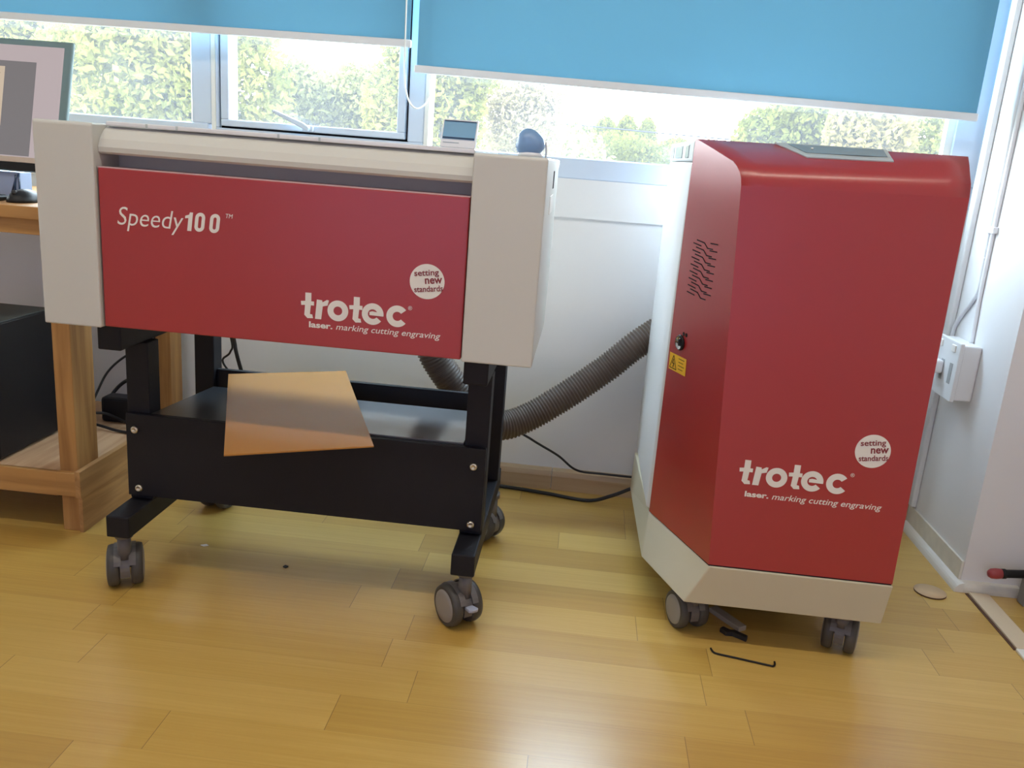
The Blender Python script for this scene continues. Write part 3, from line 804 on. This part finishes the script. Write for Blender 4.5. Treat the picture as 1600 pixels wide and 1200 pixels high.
# ================================================================== WORKBENCH
wb = thing('workbench', (-1.7, 2.15, 0), 'pine workbench with a low shelf at the left edge of the room', 'workbench')
quick('worktop', M['pinex'], wb, (-2.55, -1.185, 1.885, 2.48, .774, .803), bev=.002)
quick('apron', M['pinex'], wb, (-2.52, -1.195, 1.90, 1.925, .738, .774), (-2.52, -1.195, 2.44, 2.465, .715, .774), bev=.0015)
for x, y, d in ((-1.241, 1.904, .095), (-1.241, 2.40, .075), (-2.50, 1.904, .095), (-2.50, 2.40, .075)):
    quick('leg', M['pine'], wb, (x, x + .046, y + .002, y + d, 0, .738), bev=.002)
quick('low_shelf', M['board'], wb, (-2.50, -1.193, 1.90, 2.46, .146, .160))
quick('shelf_rail', M['pinex'], wb, (-2.52, -1.242, 1.890, 1.904, .098, .160), (-1.242, -1.193, 1.889, 1.905, .100, .161), bev=.001)
quick('end_rail', M['piney'], wb, (-1.1945, -1.180, 1.889, 2.46, .096, .166), bev=.001)
quick('end_board', M['piney'], wb, (-1.1945, -1.184, 1.90, 2.46, .0, .094), bev=.001)
pc = thing('computer_tower', (-1.6, 2.06, .16), 'black box-shaped computer tower standing on the workbench low shelf', 'computer')
bm = bmesh.new(); box(bm, -1.75, -1.402, 1.915, 2.165, .166, .508, bev=.004); obj('case', bm, M['blackplastic'], pc)
bm = bmesh.new(); box(bm, -1.748, -1.404, 1.918, 2.163, .5075, .511, bev=.001); obj('top_plate', bm, mat('dark_grey_plate', (.06, .07, .065), .5), pc)
for x in (-1.72, -1.43):
    for y in (1.94, 2.13):
        bm = bmesh.new(); cyl(bm, (x, y, .16), (x, y, .167), .012); obj('rubber_foot', bm, M['blackrub'], pc)
# monitor, tilted back
mo = thing('computer_monitor', (-1.55, 2.10, .803), 'computer monitor with grey screen and teal bezel on the workbench', 'monitor')
tl = math.radians(14); MO = Vector((-1.55, 2.022, .872)); MU = Vector((1, 0, 0)); MV = Vector((0, math.sin(tl), math.cos(tl))); MNn = MU.cross(MV)
def mrect(bm, u0, u1, v0, v1, n0, n1, bev=0.):
    prism(bm, [MO + MU * u0 + MV * v0 + MNn * n0, MO + MU * u1 + MV * v0 + MNn * n0, MO + MU * u1 + MV * v1 + MNn * n0, MO + MU * u0 + MV * v1 + MNn * n0], MNn * (n1 - n0), bev=bev)
MH = .317
bm = bmesh.new(); mrect(bm, -.286, .286, .0, MH, -.012, .0, bev=.004); obj('bezel', bm, M['teal'], mo)
bm = bmesh.new(); mrect(bm, -.268, .266, .032, MH - .016, .0, .0012)
scn = obj('screen', bm, M['pinkscreen'], mo)
bm = bmesh.new(); mrect(bm, -.268, .200, .036, .262, .0012, .0016); obj('desktop_area', bm, M['greyscreen'], scn)
bm = bmesh.new(); mrect(bm, -.25, .122, .105, .248, .0016, .002); dc = obj('document_window', bm, M['docscreen'], scn)
bm = bmesh.new()
for k in range(9): mrect(bm, .06, .112, .118 + k * .014, .1205 + k * .014, .002, .0022)
obj('document_line', bm, M['docline'], scn)
bm = bmesh.new(); mrect(bm, -.286, .27, .001, .020, .0, .004, bev=.001); obj('lower_strip', bm, M['blackplastic'], mo)
bm = bmesh.new(); mrect(bm, -.286, .27, .0205, .033, .0, .003); obj('beige_strip', bm, mat('beige_strip', (.55, .46, .38), .5), mo)
bm = bmesh.new(); cyl(bm, (-1.6, 2.14, .808), (-1.6, 2.10, .93), .022); obj('neck', bm, M['blackplastic'], mo)
bm = bmesh.new(); lathe(bm, (-1.6, 2.15, .803), (0, 0, 1), [(0, 0), (.11, 0), (.11, .008), (.03, .014), (0, .014)], 36); obj('foot', bm, M['blackplastic'], mo)
# things in front of the monitor
bx = thing('carton', (-1.42, 2.0, .803), 'pale blue carton with dark strokes on the workbench below the monitor', 'box')
quick('carton_body', M['bluebox'], bx, (-1.47, -1.376, 2.03, 2.075, .8035, .868), bev=.002)
bm = bmesh.new()
for a, b in (((-1.40, .815), (-1.383, .862)), ((-1.392, .806), (-1.386, .862)), ((-1.378, .804), (-1.378, .865))):
    tube(bm, [Vector((a[0], 2.0285, a[1])), Vector((b[0], 2.0285, b[1]))], .002, 8)
obj('carton_stroke', bm, M['lcdark'], bx)
bm = bmesh.new(); box(bm, -1.50, -1.378, 1.945, 1.985, .8035, .817, bev=.005)
single('black_strip', bm, M['blackplastic'], 'low black plastic bar on the workbench edge left of the mouse', 'keyboard')
bm = bmesh.new(); bmesh.ops.create_uvsphere(bm, u_segments=28, v_segments=16, radius=1)
for v in bm.verts: v.co = Vector((-1.338 + v.co.x * .032, 1.985 + v.co.y * .05, .8035 + max(v.co.z, -.0) * .030))
for f in bm.faces: f.smooth = True
bmesh.ops.remove_doubles(bm, verts=bm.verts, dist=1e-6)
ms = thing('computer_mouse', (-1.338, 1.985, .8035), 'rounded black computer mouse on the workbench beside the laser machine', 'mouse')
obj('mouse_shell', bm, M['blackplastic'], ms)
bm = bmesh.new(); lathe(bm, (-1.338, 1.950, .826), (1, 0, 0), [(0, -.003), (.006, -.003), (.006, .003), (0, .003)], 18); obj('scroll_wheel', bm, M['blackrub'], ms)
# cables and adaptor on the low shelf
bm = bmesh.new(); box(bm, -1.19, -1.09, 2.30, 2.37, .17, .24, bev=.012)
for i, (pts, r, lb) in enumerate((
    ([(-1.262, 2.445, .72), (-1.262, 2.445, .50), (-1.266, 2.445, .37), (-1.296, 2.44, .348), (-1.358, 2.44, .318), (-1.411, 2.435, .267), (-1.428, 2.40, .21), (-1.43, 2.36, .1645)], .0035, 'thin black cable curving down behind the front bench leg'),
    ([(-1.28, 2.43, .72), (-1.28, 2.43, .45), (-1.283, 2.43, .30), (-1.30, 2.42, .268), (-1.35, 2.42, .245), (-1.382, 2.41, .21), (-1.392, 2.37, .166)], .0055, 'thick black cable dropping to the low shelf behind the stand post'),
    ([(-1.40, 2.30, .175), (-1.33, 2.27, .19), (-1.27, 2.25, .182), (-1.215, 2.24, .166), (-1.20, 2.24, .165)], .004, 'black cable crossing the low shelf highest of the tangle'),
    ([(-1.40, 2.24, .166), (-1.33, 2.22, .172), (-1.26, 2.205, .166), (-1.205, 2.20, .165)], .004, 'black cable lying on the low shelf nearest the front'))):
    cable('power_cable', pts, r, lb)
bm2 = bmesh.new(); box(bm2, -1.350, -1.250, 2.28, 2.34, .160, .235, bev=.010); bm.free()
single('power_adaptor', bm2, M['blackplastic'], 'black power adaptor block on the low bench shelf behind the stand', 'adaptor')

# ================================================================== EAST WALL SERVICES
so = thing('socket_box', (1.02, 2.34, .46), 'white surface-mounted double socket box on the right wall beside the red cabinet', 'socket')
bm = bmesh.new(); box(bm, 1.002, 1.0495, 2.282, 2.43, .460, .608, bev=.004); obj('back_box', bm, M['coolwhite'], so)
bm = bmesh.new(); box(bm, .992, 1.003, 2.276, 2.436, .456, .614, bev=.003); fpz = obj('face_plate', bm, M['coolwhite'], so)
for y0 in (2.30, 2.385):
    bm = bmesh.new(); box(bm, .9885, .993, y0, y0 + .024, .585, .604, bev=.002); obj('switch', bm, M['white'], fpz)
gs = mat('grey_slot', (.35, .36, .37), .5)
for y0 in (2.300, 2.355): quick('socket_slot', gs, fpz, (.991, .9925, y0, y0 + .018, .50, .555))
pg = thing('plug', (.975, 2.37, .52), 'ivory plug pushed into the white wall socket box', 'plug')
bm = bmesh.new(); box(bm, .962, .9915, 2.352, 2.392, .515, .552, bev=.006); obj('plug_body', bm, M['clear'], pg)
bm = bmesh.new(); tube(bm, spline([(.966, 2.352, .528), (.958, 2.335, .52), (.962, 2.36, .506), (.955, 2.42, .50), (.97, 2.47, .46), (1.0, 2.49, .3), (1.0, 2.49, .02)], 10), .005, 10); obj('plug_cable', bm, M['plug'], pg)
bm = bmesh.new()
cx = 1.0445
tube(bm, spline([(cx, 2.372, 2.7), (cx, 2.372, 1.6), (cx, 2.373, .92), (cx, 2.370, .82), (cx, 2.366, .75), (cx, 2.385, .715), (cx, 2.425, .675), (cx, 2.455, .640), (cx, 2.465, .60), (cx, 2.465, .44)], 10), .0055, 10)
single('conduit', bm, M['wcable'], 'white wall conduit that bends left behind the red cabinet edge', 'conduit')
bm = bmesh.new()
tube(bm, spline([(cx, 2.352, 2.7), (cx, 2.352, 1.6), (cx, 2.353, .92), (cx, 2.352, .82), (cx, 2.350, .72), (cx, 2.345, .66), (cx, 2.342, .6082)], 10), .0055, 10)
single('conduit', bm, M['wcable'], 'straight white wall conduit running down into the socket box', 'conduit')
bm = bmesh.new(); box(bm, 1.036, 1.0495, 2.338, 2.386, .895, .912, bev=.002); single('conduit_clip', bm, M['wcable'], 'white clip holding both wall conduits together', 'clip')
bm = bmesh.new(); box(bm, 1.034, 1.0495, 2.474, 2.508, .08, 2.7, bev=.004); single('bright_wall_strip', bm, M['coolwhite'], 'tall white strip added for the bright band of light beside the right window', 'strip')  # strip added where the wall only shows a band of light

# ================================================================== SMALL THINGS ON THE FLOOR
bm = bmesh.new(); lathe(bm, (.961, 2.085, 0), (0, 0, 1), [(0, 0), (.0385, 0), (.0385, .004), (.0, .004)], 48, mis=[1, 1, 0])
single('wooden_disc', bm, [M['ply'], M['char_and_gap_shade']], 'round plywood disc lying on the floor near the right wall', 'disc')
bm = bmesh.new(); tube(bm, spline([(.353, 1.688, .004), (.357, 1.677, .0025), (.366, 1.671, .0025), (.40, 1.664, .0025), (.44, 1.6555, .0025), (.470, 1.649, .0025), (.478, 1.648, .0025), (.483, 1.654, .003), (.484, 1.663, .004)], 8), .0022, 8)
single('bent_wire', bm, M['blackplastic'], 'thin black bent rod lying on the floor before the red cabinet', 'rod')
bm = bmesh.new(); q = [(.383, 1.768), (.395, 1.752), (.41, 1.757), (.437, 1.735), (.442, 1.748), (.415, 1.768), (.405, 1.762), (.392, 1.778)]
prism(bm, [(x, y, 0) for x, y in q], (0, 0, .011), bev=.002); single('rubber_scrap', bm, M['blackrub'], 'ragged black scrap on the floor under the red cabinet front', 'scrap')
bm = bmesh.new(); a = Vector((.380, 1.862, .0)); d = (Vector((.436, 1.782, .0)) - a); d.normalize(); n_ = Vector((-d.y, d.x, 0)) * .012; L_ = .098
up_ = Vector((0, 0, .030))
pts = [a - n_, a + n_, a + n_ + Vector((0, 0, .012)), a - n_ + Vector((0, 0, .012))]
prism(bm, pts, d * L_ + Vector((0, 0, 0)), bev=.0015); single('plastic_bar', bm, mat('grey_clear_plastic', (.40, .36, .30), .25), 'greyish plastic bar on the floor between the red cabinet front casters', 'bar')
bm = bmesh.new(); prism(bm, [(-.882, 1.902, 0), (-.872, 1.898, 0), (-.862, 1.904, 0), (-.870, 1.910, 0)], (0, 0, .0015)); single('paper_scrap', bm, M['white'], 'tiny white paper scrap on the floor under the stand', 'scrap')
bm = bmesh.new(); prism(bm, [(-.648, 1.838, 0), (-.640, 1.834, 0), (-.636, 1.842, 0), (-.645, 1.846, 0)], (0, 0, .003)); single('dirt_crumb', bm, M['blackrub'], 'small dark crumb on the floor under the middle of the stand', 'crumb')
# red-tipped tool at the right edge, resting on a low grey block
tb = thing('hand_tool', (1.16, 2.06, .05), 'black rod-like tool with dark red tip at the right edge of the photo', 'tool')
bm = bmesh.new(); lathe(bm, (1.084, 2.075, .0735), (1, .02, .09), [(0, 0), (.008, .002), (.0125, .009), (.0135, .02), (.0125, .032), (.011, .036)], 24); obj('tip', bm, M['redrub'], tb)
bm = bmesh.new(); lathe(bm, (1.084, 2.075, .0735), (1, .02, .09), [(0, .034), (.0125, .034), (.0125, .043), (.0105, .045), (.0105, .125), (0, .125)], 24); obj('shaft', bm, M['blackplastic'], tb)
bm = bmesh.new(); box(bm, 1.177, 1.213, 2.058, 2.092, 0, .070, bev=.004); single('grey_block', bm, mat('grey_block', (.25, .25, .24), .5), 'small grey block on the floor under the red-tipped tool', 'block')

# ================================================================== OUTSIDE
bm = bmesh.new()
g = [(-60, 2.8, -.3), (60, 2.8, -.3), (60, 12, -.2), (60, 30, .4), (60, 70, 1.2), (-60, 70, 1.2), (-60, 30, .4), (-60, 12, -.2)]
rowsg = [[(-60, y, z), (60, y, z)] for y, z in ((2.8, -.3), (12, -.2), (30, .4), (75, 1.2))]
vv = [[bm.verts.new(p) for p in r] for r in rowsg]
for a, b in zip(vv, vv[1:]): bm.faces.new((a[0], a[1], b[1], b[0]))
struct('ground', bm, M['grass'])

def tree(name, blobs, n, size, m, label, base, cat='tree', trunk=True, group=None):
    rnd = random.Random(hash(label) % 1000 if False else sum(map(ord, label)))
    t = thing(name, base, label, cat, group)
    bm = bmesh.new(); tot = sum(b[3] * b[4] * b[5] for b in blobs)
    for cx, cy, cz, rx, ry, rz in blobs:
        for _ in range(int(5. * n * rx * ry * rz / tot)):
            while True:
                p = Vector((rnd.uniform(-1, 1), rnd.uniform(-1, 1), rnd.uniform(-1, 1)))
                if .25 < p.length < 1: break
            p = p * (.62 + .38 * rnd.random()) if rnd.random() < .3 else p.normalized() * rnd.uniform(.72, 1.04)
            c = Vector((cx + p.x * rx, cy + p.y * ry, cz + p.z * rz))
            a = Vector((rnd.gauss(0, 1), rnd.gauss(0, 1), rnd.gauss(0, 1))).normalized(); b, d = frame_of(a); th_ = rnd.uniform(0, 6.28); b, d = b * math.cos(th_) + d * math.sin(th_), d * math.cos(th_) - b * math.sin(th_)
            s = size * rnd.uniform(.25, .8); w = s * .55
            vs = [bm.verts.new(c - b * s), bm.verts.new(c - d * w + a * s * .15), bm.verts.new(c + b * s), bm.verts.new(c + d * w + a * s * .15)]
            bm.faces.new(vs)
    me = obj('foliage', bm, m, t)
    if trunk:
        bm = bmesh.new(); bx_, by_, bz_ = base
        top = max(b[2] for b in blobs); mx_ = sum(b[0] for b in blobs) / len(blobs)
        tube(bm, spline([(bx_, by_, bz_), (bx_ + .06, by_, (bz_ + top) / 2), (mx_, by_, top)], 8), .06, 10, radf=lambda i: .075 - .003 * i)
        for b in blobs: tube(bm, spline([(bx_ + .05, by_, bz_ + (b[2] - bz_) * .55), (b[0] * .6 + bx_ * .4, b[1], b[2] * .85), (b[0], b[1], b[2] + b[5] * .4)], 6), .025, 8)
        obj('trunk', bm, M['bark'], t)
    return t
GZ = -.25
tree('leafy_tree', [(-8.4, 12.3, 1.8, 1.3, .8, 1.2), (-7.3, 12.2, 1.4, 1.1, .8, 1.1), (-7.8, 12.3, 2.6, 1.1, .8, .7)], 4200, .1, M['leafA'], 'dense yellow-green tree behind the monitor in the left window', (-7.8, 12.3, GZ))
tree('leafy_tree', [(-4.75, 9.0, 1.55, .95, .8, .85), (-3.9, 9.1, 1.35, .75, .7, .8), (-4.4, 9.2, 2.15, 1.1, .8, .5)], 4600, .08, M['leafA'], 'dense yellow-green tree filling the left window right of the monitor', (-4.4, 9.1, GZ))
tree('leafy_tree', [(-3.32, 10.6, 1.28, .60, .45, .5), (-2.82, 10.5, 1.5, .42, .4, .42), (-3.6, 10.6, 1.62, .3, .4, .3)], 2200, .07, M['leafB'], 'pale green tree in the middle window on its left side', (-3.15, 10.6, GZ))
tree('leafy_tree', [(-1.75, 9.0, 1.35, .62, .5, .6), (-1.45, 9.0, 1.85, .50, .5, .40), (-1.95, 9.0, 1.95, .24, .3, .3)], 2700, .07, M['leafA'], 'taller yellow-green tree in the middle window on its right side', (-1.6, 9.0, GZ))
tree('leafy_tree', [(-.82, 10.5, 1.28, .46, .4, .6), (-1.14, 10.5, 1.7, .38, .4, .38), (-.62, 10.5, 1.76, .3, .35, .26)], 1300, .06, M['leafE'], 'thin dusty tree at the left end of the right window', (-.85, 10.5, GZ))
for kk, (x, h, w, lb) in enumerate(((-2.9, 2.35, 1.5, 'hazy lime tree far off behind the rounded blue gadget'), (-.9, 2.5, 1.1, 'hazy lime tree second from the left on the far treeline'), (.4, 2.85, .85, 'rounded lime tree in the middle of the far treeline'), (1.35, 3.0, .55, 'pointed lime tree standing tallest on the far treeline'), (2.25, 2.95, .55, 'pointed lime tree right of the tallest on the far treeline'), (3.6, 2.2, 1.0, 'low lime tree on the far treeline left of the red cabinet'))):
    yy = 37 + 2.4 * ((kk * 2) % 5) + (1.2 if kk == 5 else 0); x *= yy / 40; h = 1 + (h - 1) * yy / 40
    tree('distant_tree', [(x, yy, h * .62, w, 1., h * .38), (x, yy, h * .82, w * .55, .8, h * .2)], 900, .16, M['leafC'], lb, (x, yy, .5), group='trees on the far treeline', trunk=False)
tree('roadside_hedge', [(-6 + i * 1.7, 32 + (i % 3) * .5, 1.25 + .12 * math.sin(i * 2.1), 1.5, .8, .75) for i in range(13)], 6000, .13, M['leafC'], 'long low pale hedge below the far treeline', (4, 32, .4), cat='hedge', trunk=False)
tree('leafy_shrub', [(2.35, 12, 1.35, .55, .5, .55), (2.8, 12, 1.65, .6, .5, .55)], 2000, .08, M['leafC'], 'lime green shrub behind the red cabinet on its left side', (2.5, 12, GZ), cat='shrub', trunk=False)
tree('leafy_shrub', [(3.1, 10.5, 1.5, .5, .42, .55), (2.98, 10.5, 1.08, .45, .42, .45)], 2000, .075, M['leafD'], 'orange-tinged shrub behind the middle of the red cabinet', (3.05, 10.5, GZ), cat='shrub', trunk=False)
tree('leafy_shrub', [(4.5, 12, 1.5, .65, .5, .65), (5.2, 12, 1.3, .6, .5, .7), (4.2, 12, 1.0, .6, .5, .5)], 2800, .08, M['leafA'], 'yellow shrub at the right end of the right window', (4.7, 12, GZ), cat='shrub', trunk=False)
tree('roadside_hedge', [(-10.5 + i * 1.4, 14.2, .95 + .1 * math.sin(i * 1.7), 1.05, .55, .7) for i in range(8)], 5200, .075, M['leafB'], 'pale hedge at the foot of the trees in the left windows', (-5, 14.2, GZ), cat='hedge', trunk=False)
bm = bmesh.new(); tube(bm, spline([(-14, 20, 2.35), (-6, 20, 1.95), (0, 20, 1.72), (6, 20, 1.68), (14, 20, 1.95), (22, 20, 2.5)], 12), .018, 6)
single('overhead_wire', bm, M['dark'], 'dark overhead wire crossing the right window outside', 'wire')

# ================================================================== LIGHT
W = bpy.data.worlds.new('sky'); sc.world = W; W.use_nodes = True
nt = W.node_tree; nt.nodes.clear()
o = nt.nodes.new('ShaderNodeOutputWorld'); b = nt.nodes.new('ShaderNodeBackground')
tc = nt.nodes.new('ShaderNodeTexCoord'); sx = nt.nodes.new('ShaderNodeSeparateXYZ'); cr = nt.nodes.new('ShaderNodeValToRGB')
nt.links.new(tc.outputs['Generated'], sx.inputs[0]); nt.links.new(sx.outputs['Z'], cr.inputs['Fac'])
cr.color_ramp.elements[0].position = 0.; cr.color_ramp.elements[0].color = (.93, .97, 1, 1)
cr.color_ramp.elements[1].position = .8; cr.color_ramp.elements[1].color = (.62, .80, 1, 1)
nt.links.new(cr.outputs['Color'], b.inputs['Color']); b.inputs['Strength'].default_value = 25.0
nt.links.new(b.outputs[0], o.inputs['Surface'])

def area(name, loc, rot, sx_, sy_, power, col):
    l = bpy.data.lights.new(name, 'AREA'); l.shape = 'RECTANGLE'; l.size = sx_; l.size_y = sy_; l.energy = power; l.color = col
    ob = bpy.data.objects.new(name, l); COL.objects.link(ob); ob.location = loc; ob.rotation_euler = rot; return ob
sun = bpy.data.lights.new('sun', 'SUN'); sun.energy = 8.; sun.angle = math.radians(1.5); sun.color = (1, .95, .82)
so_ = bpy.data.objects.new('sun', sun); COL.objects.link(so_); so_.rotation_euler = (math.radians(48), 0, math.radians(-24)); so_.location = (0, -8, 9)
# added fill lamp at the windowless back wall, then the ceiling lamps
area('rear_fill_lamp', (-.4, -2.28, 1.2), (math.radians(90), 0, 0), 3.0, 2.1, 17, (.48, .52, 1.))
# long tube lamps on the ceiling, parallel to the window wall
area('ceiling_lamp', (-.45, .80, 2.72), (0, 0, 0), 3.2, .07, 30, (1., .90, .74))
area('ceiling_lamp', (-.45, -1.0, 2.72), (0, 0, 0), 3.2, .07, 3, (1., .90, .74))
# daylight arriving through the window strip below the blinds
po = area('front_window_portal', (-1.12, 2.72, 1.62), (math.radians(-90), 0, 0), 4.4, 1.4, 1, (1, 1, 1)); po.data.cycles.is_portal = True

sc.view_settings.view_transform = 'Standard'; sc.view_settings.look = 'None'; sc.view_settings.gamma = 1
sc.view_settings.use_curve_mapping = False
sc.view_settings.exposure = 0.
sc.cycles.max_bounces = 10; sc.cycles.diffuse_bounces = 5; sc.cycles.glossy_bounces = 5; sc.cycles.transparent_max_bounces = 12
sc.cycles.use_denoising = True
sc.cycles.sample_clamp_indirect = 6
